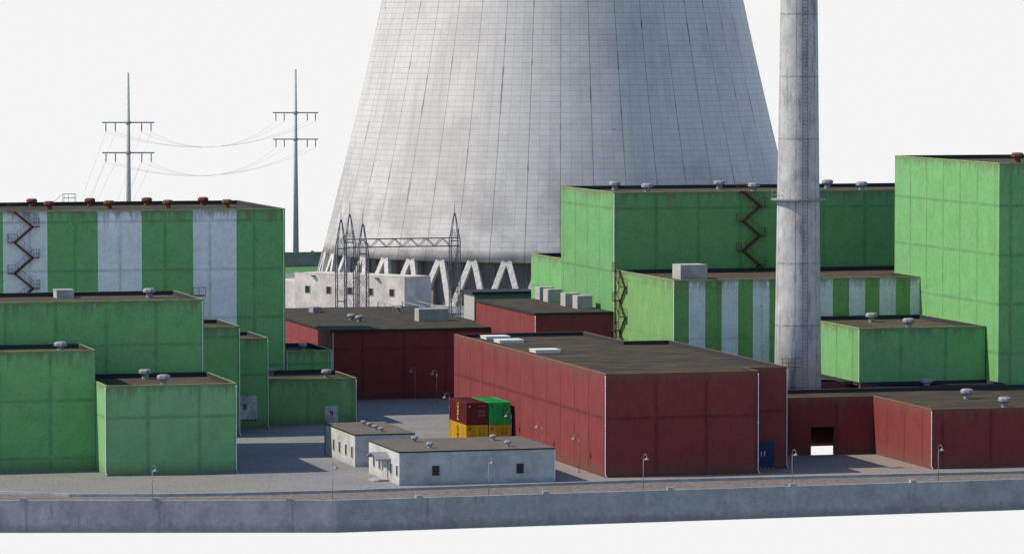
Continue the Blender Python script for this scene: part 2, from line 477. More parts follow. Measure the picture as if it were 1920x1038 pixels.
HX0, HX1, HY0, HY1 = 148.6, 157.6, 432.06, 441.7        # the floorless passage under the red gatehouse
YB = 826.
y = MB()
for i in range(len(kerb)-1):
    a, b = kerb[i], kerb[i+1]
    y.face([(a[0],a[1],0),(b[0],b[1],0),(b[0],432.06 if b[0] > 62 else 480,0),(a[0],432.06 if a[0] > 62 else 480,0)] if a[0] > 62 else
           [(a[0],a[1],0),(b[0],b[1],0),(b[0],480,0),(a[0],480,0)])
y.face([(67.5,432.06,0),(HX0,432.06,0),(HX0,480,0),(67.5,480,0)])
y.face([(HX0,HY1,0),(HX1,HY1,0),(HX1,480,0),(HX0,480,0)])
y.face([(HX1,432.06,0),(262,432.06,0),(262,480,0),(HX1,480,0)])
y.face([(20,480,0),(262,480,0),(262,792,0),(20,792,0)])
struct(y.build('yard', M['yard']))
k = MB()
for i in range(len(kerb)-1):
    a, b = Vector(kerb[i]), Vector(kerb[i+1])
    def kn(q):
        d = (Vector(kerb[min(q+1,len(kerb)-1)])-Vector(kerb[max(q-1,0)])).normalized(); return Vector((d.y,-d.x))*.38
    P0, P1 = a+kn(i), b+kn(i+1)
    k.face([(a.x,a.y,.035),(P0.x,P0.y,.035),(P1.x,P1.y,.035),(b.x,b.y,.035)][::-1])
    k.face([(P0.x,P0.y,-.26),(P1.x,P1.y,-.26),(P1.x,P1.y,.035),(P0.x,P0.y,.035)])
    k.face([(b.x,b.y,-.02),(a.x,a.y,-.02),(a.x,a.y,.035),(b.x,b.y,.035)])
struct(k.build('kerb', M['kerb']))
wl = [(20.,395.2),(56.4,385.2),(86.,377.25),(165.,378.9),(262.,379.6)]
rd = MB()
Lk = [Vector(p) for p in kerb]
def wall_y(x):
    for i in range(len(wl)-1):
        if wl[i][0] <= x <= wl[i+1][0]:
            t = (x-wl[i][0])/(wl[i+1][0]-wl[i][0]); return wl[i][1]+(wl[i+1][1]-wl[i][1])*t
for i in range(len(kerb)-1):
    a, b = kerb[i], kerb[i+1]
    rd.face([(a[0],wall_y(a[0])+.05,-.24),(b[0],wall_y(b[0])+.05,-.24),(b[0],b[1]+.1,-.24),(a[0],a[1]+.1,-.24)])
struct(rd.build('road', M['cobble']))
# verge strip against the wall on the left, raised a little
vg = MB(); pv = [(20,432),(45,411.5),(58.5,404.6),(64.5,401.8),(69,399.8),(73,398.7),(80,398.3),(92,399.0),(104,400.2),(112,400.6)]
for i in range(len(pv)-1):
    a, b = pv[i], pv[i+1]
    vg.face([(a[0],wall_y(a[0])+.06,-.10),(b[0],wall_y(b[0])+.06,-.10),(b[0],b[1],-.10),(a[0],a[1],-.10)])
    vg.face([(b[0],b[1],-.25),(a[0],a[1],-.25),(a[0],a[1],-.10),(b[0],b[1],-.10)])
struct(vg.build('verge', M['cobble']))
lw = MB(); lw.face([(20,802,-.0),(262,802,-.0),(262,YB,-.0),(20,YB,-.0)])
struct(lw.build('lawn', M['lawn']))
br = MB(); br.face([(20,792,-.004),(262,792,-.004),(262,802,-.004),(20,802,-.004)])
struct(br.build('back_road', M['asphalt']))
# thin edge skirts closing the slab
sk = MB()
for a, b in (((262,379.6),(262,YB)),((262,YB),(20,YB)),((20,YB),(20,395.2))):
    sk.face([(a[0],a[1],-.35),(b[0],b[1],-.35),(b[0],b[1],-.0),(a[0],a[1],-.0)])
struct(sk.build('ground_edge', M['kerb']))

# ------------------------------------------------------------------ perimeter walls
def wall_line(name, label, pts, z0, z1, step, first, mat, th=.32, outward=-1):
    r = thing(name, label, 'wall', (pts[0][0], pts[0][1], z0))
    dists = [0.]
    for i in range(len(pts)-1): dists.append(dists[-1]+(Vector(pts[i+1])-Vector(pts[i])).length)
    def at(s):
        for i in range(len(pts)-1):
            if s <= dists[i+1]+1e-6:
                t = (s-dists[i])/(dists[i+1]-dists[i]); a = Vector(pts[i]); b = Vector(pts[i+1])
                return a.lerp(b, t), (b-a).normalized()
        return Vector(pts[-1]), (Vector(pts[-1])-Vector(pts[-2])).normalized()
    m = MB()
    for i in range(len(pts)-1):
        a, d = Vector(pts[i]), (Vector(pts[i+1])-Vector(pts[i])).normalized(); b = Vector(pts[i+1]); nn = Vector((-d.y,d.x))*th
        q = [a, b, b+nn, a+nn]
        m.face([(p.x,p.y,z1) for p in q])
        m.face([(q[0].x,q[0].y,z0),(q[1].x,q[1].y,z0),(q[1].x,q[1].y,z1),(q[0].x,q[0].y,z1)])
        m.face([(q[2].x,q[2].y,z0),(q[3].x,q[3].y,z0),(q[3].x,q[3].y,z1),(q[2].x,q[2].y,z1)])
        m.face([(p.x,p.y,z0) for p in q][::-1])
    m.build('wall_panel', mat, r)
    s = first
    while s < dists[-1]:
        p, d = at(s); nn = Vector((-d.y,d.x))
        c = p+nn*(th/2); u = Vector((d.x,d.y,0)); v = Vector((nn.x,nn.y,0))
        q = MB(); q.obox((c.x,c.y,(z0+z1+.18)/2), u*.26, v*(th/2+.02), Vector((0,0,(z1+.18-z0)/2)))
        q.obox((c.x,c.y,z1+.2), u*.27, v*(th/2+.05), Vector((0,0,.035)))
        q.build('pilaster', mat, r)
        s += step
    return r
# first pilaster so that one stands at x about 58.4
L0 = (Vector((58.4,384.65))-Vector(wl[0])).length
wall_line('perimeter_wall', 'long grey concrete boundary wall with pilasters across the foreground', wl, -.36, 2.6, 12.12, L0-36.36, M['wall_conc'])
fw = wall_line('perimeter_wall', 'greenish far boundary wall standing behind the strip of lawn', [(20,826),(262,826)], -.2, 2.9, 12.12, 6., M['far_conc'])

# ================================================================== GREEN BUILDINGS (left)
mats = dict(
 L1=wall_mat('paint_green_front_shed', GREEN_L, 9.25, offu=78.2, offz=5.9, offy=430),
 L0=wall_mat('paint_green_left_shed', GREEN, 12.45, offu=63.8, offz=7.3),
 L2=wall_mat('paint_green_middle_hall', GREEN, 16.9, offu=66.0, offz=12.2),
 L3=wall_mat('paint_green_stair_tower', GREEN, 12.35, offu=90.6, offz=11.2),
 L4=wall_mat('paint_green_door_tower', GREEN, 10.4, offu=96.5, offz=6.2),
 L5=wall_mat('paint_green_low_shed', GREEN, 5.3, offu=106.5, offz=-3, perz=40.),
 L6=wall_mat('paint_green_low_annex', GREEN, 7.6, offu=110., offz=6.0),
 L7=wall_mat('paint_green_white_striped_hall', GREEN, 24.5, offu=76.3, offz=23.3-.1, perz=5.75, stripes=[73.1,78.3,84.3,89.4,95.6,100.8], alt=WHITEP, stain=1.2),
 G3=wall_mat('paint_green_back_hall', GREEN_D, 26.2, offu=152.1, offz=24.2, perz=7.6, offy=494),
 G4=wall_mat('paint_striped_right_hall', (.135,.30,.09), 16.8, offu=147.0, offz=10.0, stripes=[148.8,150.8,152.7,154.7,156.6,158.6,160.5,162.5,164.3,166.4,168.3,170.3,172.1,174.2,176.0,178.2,180.], alt=(.58,.62,.63), joint=.3),
 G5=wall_mat('paint_green_right_low_block', GREEN, 12.35, offu=167.0, offz=-3, perz=40.),
 G6=wall_mat('paint_green_back_annex', GREEN, 17., offu=110., offz=13.0),
 G7=wall_mat('paint_green_tall_right_block', GREEN, 30.75, offu=184., offz=26., perz=5.5),
)
def side_green(m): return m

# L7 striped hall
r, ro, z = building('striped_hall', 'large green hall with wide pale stripes, rusty roof vents and zigzag stair, far left', box_poly(60,106.8,495.6,523.4), 24.5, mats['L7'], M['roof_grey'], M['cap_green'])
for x, yv in [(73.6,526),(80.5,521.2),(81.2,512.0),(87.7,521.2),(88.6,512.4),(94.8,521.0),(95.8,512.2),(101.8,520.6),(103.1,512.0),(73.9,512)]:
    vent(ro, x, min(yv,521), z, M['rust'], 1.05)
drain(r, 106.6, 495.6, 24.5)
stair(r, (74.45,495.6,24.55), (1,0,0), (0,-1,0), 7)
m = MB()
for (p, q) in [((84.9,523.6),(86.4,523.6)),((84.9,524.5),(86.4,524.5)),((84.9,523.6),(84.9,524.5)),((86.4,523.6),(86.4,524.5))]:
    for zz in (25.0, 25.5): m.bar((p[0],p[1],zz), (q[0],q[1],zz), .04)
for xx, yy in ((84.9,523.6),(86.4,523.6),(84.9,524.5),(86.4,524.5),(85.6,524.5)): m.bar((xx,yy,24.4), (xx,yy,25.5), .04)
m.obox((85.65,524.0,24.42), (.75,0,0), (0,.6,0), (0,0,.03))
m.bar((84.9,524.5,25.5), (83.4,524.5,24.2), .04)
m.build('railing', M['lattice'], r)

# L2 middle hall
r, ro, z = building('green_hall', 'wide green hall before the striped hall, one concrete box and one vent on its roof', box_poly(56,87.2,445.8,462.6), 16.9, mats['L2'], M['roof'], M['cap_green'])
vent(ro, 83.5, 457.6, z, M['galv'], 1.1)
unit(ro, 73.6, 75.5, 459.2, 461.4, z, z+.9, M['conc_unit'])
drain(r, 87.05, 445.8, 16.9)
# its side stair landing
m = MB()
m.obox((96.2,495.0,14.4), (.75,0,0), (0,.45,0), (0,0,.04))
for xx in (95.5,96.2,96.95): m.bar((xx,494.6,14.4),(xx,494.6,15.35),.045)
m.bar((95.5,494.6,15.35),(96.95,494.6,15.35),.045); m.bar((96.95,494.6,15.35),(96.95,495.5,15.35),.045); m.bar((95.5,494.6,14.9),(95.2,494.6,14.5),.045)
m.build('stair_landing', M['stair'], bpy.data.objects['striped_hall'])

# L0, L1
r, ro, z = building('green_shed', 'plain green shed at the left edge with one roof vent, left of the lowest shed', box_poly(52,73.82,435.9,445.3), 12.45, mats['L0'], M['roof'], M['cap_green'])
vent(ro, 71.0, 440.6, z, M['galv'], 1.1)
r, ro, z = building('green_shed', 'low green front shed nearest the boundary wall, white corner drainpipes, two roof vents', box_poly(73.85,87.45,429.7,445.4), 9.2, mats['L1'], M['roof'], M['cap_green'])
vent(ro, 80.4, 443.2, z, M['galv'], 1.1); vent(ro, 80.9, 435.4, z, M['galv'], 1.1)
drain(r, 73.82, 429.7, 9.2); drain(r, 87.4, 429.7, 9.2)
# L3, L4, L5, L6
r, ro, z = building('green_tower_block', 'narrow plain green block between the wide green hall and the door 8 block', box_poly(84.,96.0,469.8,482.2), 12.35, mats['L3'], M['roof'], M['cap_green'])
drain(r, 95.95, 469.8, 12.3)
r, ro, z = building('green_tower_block', 'narrow green block with grey roller door 8 above a hazard strip', box_poly(90.5,101.05,478.3,489.4), 10.4, mats['L4'], M['roof'], M['cap_green'])
drain(r, 101.0, 478.3, 10.4)
roller_door(r, 97.3, 99.7, 478.3, 1.15, 3.8, M['door_grey'], '8', M['black'], .95, ncx=98.3)
r, ro, z = building('green_low_shed', 'low green shed with grey roller door 9 at its right end', box_poly(98.,112.3,482.0,495.5), 5.3, mats['L5'], M['roof'], M['cap_green'])
vent(ro, 110.3, 489.0, z, M['galv'], 1.); vent(ro, 104.6, 493.6, z, M['galv'], 1.)
drain(r, 112.25, 482.0, 5.3)
roller_door(r, 108.5, 110.1, 482.0, .22, 2.15, M['door_grey'], '9', M['black'], .9)
r, ro, z = building('green_annex', 'small green annex with dark sunken roof, at the right foot of the striped hall', box_poly(106.95,112.5,495.65,507.9), 7.6, mats['L6'], M['roof'], M['cap_green'])
vent(ro, 110.2, 501.6, z, M['galv'], .9); vent(ro, 108.2, 505.6, z, M['galv'], .9)
drain(r, 107.0, 495.65, 7.6); drain(r, 112.45, 495.65, 7.6)

# ================================================================== RED BUILDINGS
mr1 = wall_mat('paint_red_back_warehouse', (.185,.040,.040), 8.7, offu=120.5, offz=6.3, rust=(.10,.06,.045), stain=.5)
mr3 = wall_mat('paint_red_rear_store', (.185,.040,.040), 11.8, offu=141.6, offz=20, rust=(.10,.06,.045), stain=.5)
mr2 = wall_mat('paint_red_main_warehouse', RED, 10.55, offu=128.0, offz=6.0, rust=(.115,.078,.055), joint=.85, offy=415.6, stain=1.1)
mr4 = wall_mat('paint_red_gatehouse', RED, 6.2, offu=153.6, offz=-3, perz=40., rust=(.12,.08,.055), joint=.8, offy=417.)

r, ro, z = building('red_warehouse', 'dark red back warehouse with broad flat dark roof, right of the striped hall', box_poly(116.6,138.0,514.,558.), 8.75, mr1, M['roof_mid'], flat=True, over=.25)
vent(ro, 123.2, 531.6, z, M['galv'], .85); vent(ro, 123.5, 528.4, z, M['galv'], .85); vent(ro, 133.3, 547.4, z, M['galv'], .85)
unit(ro, 130.9, 134.8, 526.8, 529.0, z, z+1.6, M['conc_unit'], lid=False)
unit(ro, 121.7, 122.8, 547.4, 550.0, z, z+.75, M['galv'], lid=False)
m = MB()
for X, ya, yb in ((132.4,555.5,542.4),(135.5,554.4,542.0),(138.6-.9,554.7,541.0)):
    m = MB(); m.tube([(X,ya,z),(X,ya,z+.85),(X,yb,z+.85),(X,yb,z)], .06, 6)
    for t in (.3, .65): yy = ya+(yb-ya)*t; m.bar((X,yy,z),(X,yy,z+.82),.07)
    m.build('roof_pipe', M['galv'], ro)
m = MB(); m.tube([(116.75,513.9,8.4),(116.75,513.86,.1)], .07, 6); m.build('drainpipe', M['pipe'], r)

r, ro, z = building('red_warehouse', 'small red store with four concrete boxes in pairs on its flat roof', box_poly(136.95,146.6,493.,521.), 11.8, mr3, M['roof_mid'], flat=True, over=.12)
for X, Y in ((144.2,513.3),(144.45,518.0),(143.9,504.3),(143.9,498.9)):
    unit(ro, X, X+1.9, Y, Y+2.2, z, z+1.62, M['conc_unit'], lid=False)
drain(r, 136.92, 493., 11.6)

R2 = [(122.62,414.8),(139.0,414.8),(139.0,419.2),(143.6,419.2),(143.6,460.2),(138.3,460.2),(138.3,476.6),(122.62,476.6)]
r, ro, z = building('red_warehouse', 'big long red warehouse in the centre with blue door 11 and pale skylights', R2, 10.55, mr2, M['roof_grey'], M['cap_red'], par=.4)
for X, Y in ((125.5,472.9),(125.4,466.6),(125.2,450.6)):
    unit(ro, X, X+2.85, Y, Y+2.6, z, z+.34, M['skylight'], 'skylight')
drain(r, 122.59, 414.8, 10.5); drain(r, 138.95, 414.8, 10.5); drain(r, 143.55, 419.2, 10.5)
roller_door(r, 140.0, 142.15, 419.2, .15, 2.85, M['door_blue'], '11', M['white'], .72, ncx=140.95)
m = MB()
m.obox((144.1,418.6,10.6), (.75,0,0), (0,.4,0), (0,0,.04))
for xx in (142.75,143.4,144.1,144.8): m.bar((xx,418.2,10.6),(xx,418.2,11.5),.045)
for zz in (11.05,11.5): m.bar((142.75,418.2,zz),(144.8,418.2,zz),.045); m.bar((142.75,418.2,zz),(142.75,419.0,zz),.045)
m.build('stair_landing', M['stair'], r)

R4 = [(143.75,432.),(157.75,432.),(157.75,414.3),(200.,414.3),(200.,441.8),(143.75,441.8)]
r, ro, z = building('red_gatehouse', 'low red L-shaped block at the right edge with an open square passage', R4, 6.2, mr4, M['roof_grey'], M['cap_red'], par=.4, hole=(0,150.7,153.3,3.0))
vent(ro, 167.9, 430.4, z, M['galv'], 1.15); vent(ro, 167.9, 419.5, z, M['galv'], 1.15)
drain(r, 157.72, 414.3, 6.15); 
m = MB()   # added lining, coloured dark in place of shade inside the passage
for xx in (149.4, 157.3): m.face([(xx,432.25,-.02),(xx,441.7,-.02),(xx,441.7,3.9),(xx,432.25,3.9)])
m.face([(149.4,441.68,.32),(157.3,441.68,.32),(157.3,441.68,3.9),(149.4,441.68,3.9)])
m.face([(149.4,432.25,3.9),(157.3,432.25,3.9),(157.3,441.68,3.9),(149.4,441.68,3.9)])
m.build('passage_shade_lining', M['dark'], r)
m = MB()
m.box(150.55,150.7,431.97,432.3,0,3.0); m.box(153.3,153.45,431.97,432.3,0,3.0); m.box(150.55,153.45,431.97,432.3,3.0,3.12)
m.build('door_frame', mr4, r)

R6 = [(145.,448.45),(161.95,448.45),(161.95,444.9),(177.8,444.9),(177.8,448.1),(162.05,448.1),(162.05,466.),(145.,466.)]
R6 = [(150.,449.6),(161.9,449.6),(161.9,442.2),(177.1,442.2),(177.1,448.25),(161.98,448.25),(161.98,466.9),(150.,466.9)]
r, ro, z = building('red_link_block', 'low red block just behind the chimney foot, below the green box', R6, 6.3, mr4, M['roof_grey'], M['felt'], par=.3)
vent(ro, 168.2, 443.4, z, M['galv'], 1.1)

# ================================================================== GREEN BUILDINGS (right)
r, ro, z = building('green_tall_block', 'tallest green block at the right edge with one rusty roof vent', box_poly(177.25,215.,444.8,478.2), 30.75, mats['G7'], M['roof'], M['cap_green'])
vent(ro, 186.2, 461.7, z, M['rust'], 1.2)
r, ro, z = building('green_low_block', 'green box with two grey vents, between the chimney and the tallest block', box_poly(162.05,177.1,448.4,469.2), 12.35, mats['G5'], M['roof'], M['cap_green'])
vent(ro, 169.3, 464.3, z, M['galv'], 1.15); vent(ro, 170.0, 454.0, z, M['galv'], 1.15)
drain(r, 162.02, 448.4, 12.3)
r, ro, z = building('striped_hall', 'green hall with narrow pale stripes and a side stair, behind the chimney', [(147.0,469.5),(177.2,469.5),(177.2,478.35),(200.,478.35),(200.,492.8),(147.0,492.8)], 16.8, mats['G4'], M['roof'], M['cap_green'])
unit(ro, 150.6, 153.9, 478.4, 481.6, z, z+1.75, M['conc_unit'], lid=False)
drain(r, 146.97, 469.5, 16.8)
stair(r, (147.0,491.0,16.85), (0,-1,0), (-1,0,0), 6)
r, ro, z = building('green_back_hall', 'tall plain green hall with zigzag stair and grey vents, against the cooling tower', box_poly(146.8,198.,493.,516.4), 26.15, mats['G3'], M['roof'], M['cap_green'])
for x, yv in ((152.4,511.6),(154.2,503.6),(166.2,511.8),(167.7,502.6),(180.6,511.8),(182.1,503.2)): vent(ro, x, yv, z, M['galv'], 1.2)
drain(r, 146.77, 493., 26.1)
stair(r, (163.05,493.,26.2), (1,0,0), (0,-1,0), 6)
r, ro, z = building('green_annex', 'narrow green annex left of the tall plain hall, under the cooling tower', box_poly(146.9,160.,516.6,530.9), 17., mats['G6'], M['roof'], M['cap_green'])

# pump house: front coloured as shaded concrete with green bounce, sides as sunlit
mg8 = concrete('pump_house_concrete', (.30,.33,.30), streak=.4, base_dirt=0.)
n_ = NT('pump_house_shaded_front_lit_side', .9, .15); g_, P_, N_ = n_.geo()
v_ = n_.math('ADD', .6, n_.math('MULTIPLY', n_.noise(g_.outputs['Position'], 2.5, 6., .7), .8))
lit_shade_col = n_.mix(1., n_.mix(n_.math('GREATER_THAN', n_.math('ABSOLUTE', N_[0]), .5), (.11,.185,.14), (.36,.35,.33)), n_.comb(v_, v_, v_), 'MULTIPLY')
r, ro, z = building('pump_house', 'small concrete hut with overhanging roof slab, before the cooling tower legs', box_poly(142.2,150.6,542.,547.4), 11.5, n_.out(lit_shade_col), M['fascia'], flat=True, over=.35, slab=.3, cat='hut')

# ================================================================== OFFICES
r, ro, z = building('office_building', 'long low grey office near the boundary wall with an arched door canopy', box_poly(100.5,116.6,412.6,425.8), 3.42, M['w_conc'], M['roof_light'], flat=True, over=.06, slab=.14)
for x, yv in ((104.5,422.4),(104.4,415.6),(112.7,422.0),(112.5,415.4)): vent(ro, x, yv, z, M['galv'], .62)
window(r, (104.25,412.6,1.42), (1,0,0), .78, 1.0, (0,-1,0)); window(r, (113.0,412.6,1.42), (1,0,0), .78, 1.0, (0,-1,0))
for yy in (423.4,421.0,415.95,413.45): window(r, (100.5,yy,1.42), (0,1,0), .62, 1.0, (-1,0,0), False)
m = MB(); m.box(100.44,100.52,417.5,418.9,.12,2.15); m.build('door', M['door_grey'], r)
m = MB(); m.box(100.38,100.46,418.15,418.25,.12,2.15); m.box(100.36,100.44,417.35,417.5,.12,2.25); m.box(100.36,100.44,418.9,419.05,.12,2.25); m.box(100.36,100.44,417.35,419.05,2.15,2.25); m.build('door_frame', M['pipe'], r)
m = MB(); K = 10
for i in range(K):
    t0, t1 = i/K, (i+1)/K
    def pt(t, dz, X): return (X, 416.2+4.2*t, 2.22+.55*math.sin(PI*t)+dz)
    for X0, X1 in ((98.95,100.5),):
        m.face([pt(t0,0,X0),pt(t0,0,X1),pt(t1,0,X1),pt(t1,0,X0)]); m.face([pt(t0,.12,X0),pt(t1,.12,X0),pt(t1,.12,X1),pt(t0,.12,X1)])
        m.face([pt(t0,0,X0),pt(t1,0,X0),pt(t1,.12,X0),pt(t0,.12,X0)])
m.box(98.95,100.5,416.16,416.24,2.18,2.36); m.box(98.95,100.5,420.36,420.44,2.18,2.36)
m.build('canopy', M['galv'], r)
m = MB(); m.box(99.4,100.5,416.9,419.6,0,.2); m.box(98.9,99.4,416.9,419.6,0,.1); m.build('step', M['kerb'], r)
m = MB(); m.box(116.52,116.66,412.52,412.62,.1,3.2); m.build('drainpipe', M['pipe'], r)
r, ro, z = building('office_building', 'shorter grey office behind the long one, four narrow windows in its end', box_poly(100.5,106.9,432.1,446.2), 3.42, M['w_conc'], M['roof_light'], flat=True, over=.06, slab=.14)
for yv in (442.7,440.0,437.2,434.5): vent(ro, 103.9, yv, z, M['galv'], .5)
for yy in (442.0,439.2,436.2,433.35): window(r, (100.5,yy,1.45), (0,1,0), .62, 1.1, (-1,0,0), False)
m = MB(); m.box(100.44,100.56,446.2,446.3,.0,3.2); m.build('drainpipe', M['fascia'], r)

# bunker in front of the cooling tower (turned 39 degrees)
aA = math.radians(-39.5); aB = math.radians(50.5)
A = Vector((math.sin(aA), math.cos(aA), 0)); B = Vector((math.sin(aB), math.cos(aB), 0)); Z = Vector((0,0,1))
C0 = Vector((164.2,670.4,0)); LA = 22.6; LB = 7.2; HB = 6.35
r = thing('concrete_bunker', 'pale concrete building with square windows, behind the clustered lattice masts', 'building', C0)
m = MB()
def cbox(mb, a0, a1, b0, b1, z0, z1, mi=0):
    P = [C0+A*a+B*b for a, b in ((a0,b0),(a0,b1),(a1,b1),(a1,b0))]
    bot = [(p.x,p.y,z0) for p in P]; top = [(p.x,p.y,z1) for p in P]
    mb.face(top); mb.face(bot[::-1])
    for i in range(4): j = (i+1) % 4; mb.face([bot[i],bot[j],top[j],top[i]], mi)
# main body with rounded far corner of the end wall
prof = [(0,0),(0,HB),(LB-.6,HB),(LB-.25,HB-.12),(LB-.05,HB-.4),(LB,HB-.8),(LB,0)]
e0 = [C0+B*b+Z*zz for b, zz in prof]; e1 = [p+A*LA for p in e0]
m.face(e0[::-1]); m.face(e1)
for i in range(len(prof)-1): m.face([e0[i],e1[i],e1[i+1],e0[i+1]])
m.build('wall', M['c_conc'], r)
m = MB(); cbox(m, LA-.01, LA+6., .3, LB, -.01, HB-1.35); m.build('wall_extension', M['c_conc'], r)
m = MB(); cbox(m, -.03, LA+.03, -.03, .5, HB-.02, HB+.1); m.build('parapet_cap', M['c_conc'], r)
nA = -B
for t in (2.55, 6.85, 11.1, 15.5, 19.9):
    window(r, C0+A*t+Z*3.75+nA*.0, A, .95, 1.15, nA, False)
for t in (5.5, 9.8, 18.6):
    m = MB(); p = C0+A*t+nA*.25+Z*(HB-.35)
    m.lathe(p, [(.42,.1),(.36,-.02),(.12,-.14)], 12); m.bar(p+Z*.05, p-nA*.3+Z*.05, .08); m.build('wall_lamp', M['lattice'], r)

# ================================================================== COOLING TOWER
TC = Vector((205.3,721.4,0)); NS = 44
def rad(zz): return math.sqrt(487+.0909*(zz-127)**2)
def tower_mat():
    n = NT('cooling_tower_concrete', .52, .75); tc = n.n('ShaderNodeTexCoord'); sp = n.n('ShaderNodeSeparateXYZ')
    n.link(tc.outputs['Object'], sp.inputs[0]); P = sp.outputs; pos = tc.outputs['Object']
    ang = n.math('ARCTAN2', P[1], P[0]); uu = n.math('MULTIPLY', ang, NS/(2*PI))
    def line(x, w0, w1):
        t = n.math('FRACT', n.math('ADD', x, 200.)); d = n.math('SUBTRACT', .5, n.math('ABSOLUTE', n.math('SUBTRACT', t, .5)))
        return n.mr(d, w0, w1, 1., 0.)
    zc = n.math('DIVIDE', P[2], .93)
    cyl = n.comb(n.math('MULTIPLY', ang, 40.), 0., P[2])
    strv = n.comb(n.math('MULTIPLY', ang, 40.), 0., n.math('MULTIPLY', P[2], .13))
    big = n.noise(cyl, .055, 6., .62); st = n.noise(strv, .30, 5., .6); f = n.noise(cyl, 2.6, 5., .8); m2 = n.noise(cyl, .35, 5., .7)
    cell = n.n('ShaderNodeTexWhiteNoise', noise_dimensions='2D')
    n.link(n.comb(n.math('FLOOR', n.math('MULTIPLY', uu, 3.)), n.math('FLOOR', zc), 0.), cell.inputs['Vector'])
    v = n.math('ADD', n.math('ADD', .93, n.math('MULTIPLY', n.math('SUBTRACT', f, .5), .22)), n.math('ADD', n.math('MULTIPLY', n.math('SUBTRACT', m2, .5), .30), n.math('MULTIPLY', n.math('SUBTRACT', cell.outputs['Value'], .5), .05)))
    c = n.mix(1., (.495,.48,.452), n.comb(v, v, v), 'MULTIPLY')
    c = n.mix(n.mr(big, .44, .68, 0., .45), c, (.25,.245,.245))
    c = n.mix(n.mr(st, .52, .72, 0., .24), c, (.20,.195,.19))
    lowd = n.math('MULTIPLY', n.mr(P[2], 8., 34., .8, 0.), n.mr(n.noise(cyl, .12, 5., .7), .38, .60, 0., .8))
    c = n.mix(lowd, c, (.19,.18,.17))
    # panel joints
    jn = n.mr(n.noise(cyl, .7, 3., .6), .3, .7, .35, 1.)
    hz = n.math('MULTIPLY', n.math('MULTIPLY', line(zc, .02, .09), jn), .48)
    c = n.mix(hz, c, (.10,.10,.11))
    vt = n.math('MULTIPLY', n.math('MULTIPLY', line(n.math('MULTIPLY', uu, 3.), .008, .04), jn), .42)
    c = n.mix(vt, c, (.10,.10,.11))
    big_l = line(uu, .006, .020)
    c = n.mix(n.math('MULTIPLY', big_l, .5), c, (.07,.07,.075))
    # dark seep marks along the main seams
    sn = n.noise(n.comb(n.math('MULTIPLY', n.math('ROUND', uu), 7.3), 0., n.math('MULTIPLY', P[2], .16)), 1., 2., .5)
    seep = n.math('MULTIPLY', line(uu, .0, .055), n.mr(sn, .55, .69, 0., .8))
    c = n.mix(seep, c, (.045,.045,.05))
    vo = n.n('ShaderNodeTexVoronoi', feature='F1'); n.link(cyl, vo.inputs['Vector']); vo.inputs['Scale'].default_value = .085
    pk = n.mr(vo.outputs['Distance'], .022, .034, .9, 0.)
    c = n.mix(pk, c, (.05,.045,.04))
    n.bump(f, .2, .04)
    return n.out(c)
t = thing('cooling_tower', 'huge pale concrete cooling tower standing on V-shaped legs', 'cooling tower', TC)
m = MB(); prof = []
zs = [7.7+(140-7.7)*i/60 for i in range(61)]
for zz in zs: prof.append((rad(zz), zz))
prof2 = [(rad(zz)-.6, zz) for zz in reversed(zs)]
m.lathe(TC, [(rad(7.7)-.6,7.7)]+prof+prof2, NS*4, smooth=True, cap=False)
M['tower'] = tower_mat(); m.build('shell', M['tower'], t)
def strut_mat():
    n = NT('strut_rough_concrete', .95, .1); g, P, N = n.geo(); f = n.noise(g.outputs['Position'], 1.6, 6., .75)
    v = n.math('ADD', .8, n.math('MULTIPLY', f, .4)); n.bump(f, 1., .45)
    return n.out(n.mix(1., (.64,.62,.58), n.comb(v,v,v), 'MULTIPLY'))
M['strut'] = strut_mat()
rt, rb = rad(7.7)-.35, rad(7.7)+1.75
for i in range(NS):
    th = 2*PI*(i+.5)/NS
    s = MB()
    for sg in (-1, 1):
        tb = th+sg*PI/NS*.94; tt = th+sg*.0085
        p = TC+Vector((math.cos(tt)*rt, math.sin(tt)*rt, 7.8)); q = TC+Vector((math.cos(tb)*rb, math.sin(tb)*rb, -.1))
        d = (q-p).normalized(); out = Vector((math.cos(th), math.sin(th), .25)).normalized(); w = d.cross(out).normalized()
        s.obox((p+q)/2, w*.47, w.cross(d)*.38, d*((q-p).length/2))
    tc_ = Vector((-math.sin(th), math.cos(th), 0)); s.obox(TC+Vector((math.cos(th)*(rt+.08), math.sin(th)*(rt+.08), 7.25)), tc_*.68, out*.40, Z*.5)
    s.build('leg', M['strut'], t)
m = MB(); m.lathe(TC, [(rb-.1,-.1),(rb+1.0,-.1),(rb+1.0,.45),(rb-1.2,.45)], NS*2, smooth=False, cap=False); m.build('base_ring', M['kerb'], t)
M['baffle'] = concrete('tower_fill_dark_panel', (.25,.24,.235), streak=.9, base_dirt=0.)
m = MB(); m.lathe(TC, [(38.6,0),(38.9,8.2)], NS*2, smooth=True, cap=False)
for i in range(NS*2):
    th = 2*PI*i/(NS*2); cth = Vector((math.cos(th), math.sin(th), 0)); m.obox(TC+cth*39.2+Z*4.0, cth*.35, Z.cross(cth)*.10, Z*4.1)
m.build('air_inlet_baffle', M['baffle'], t)

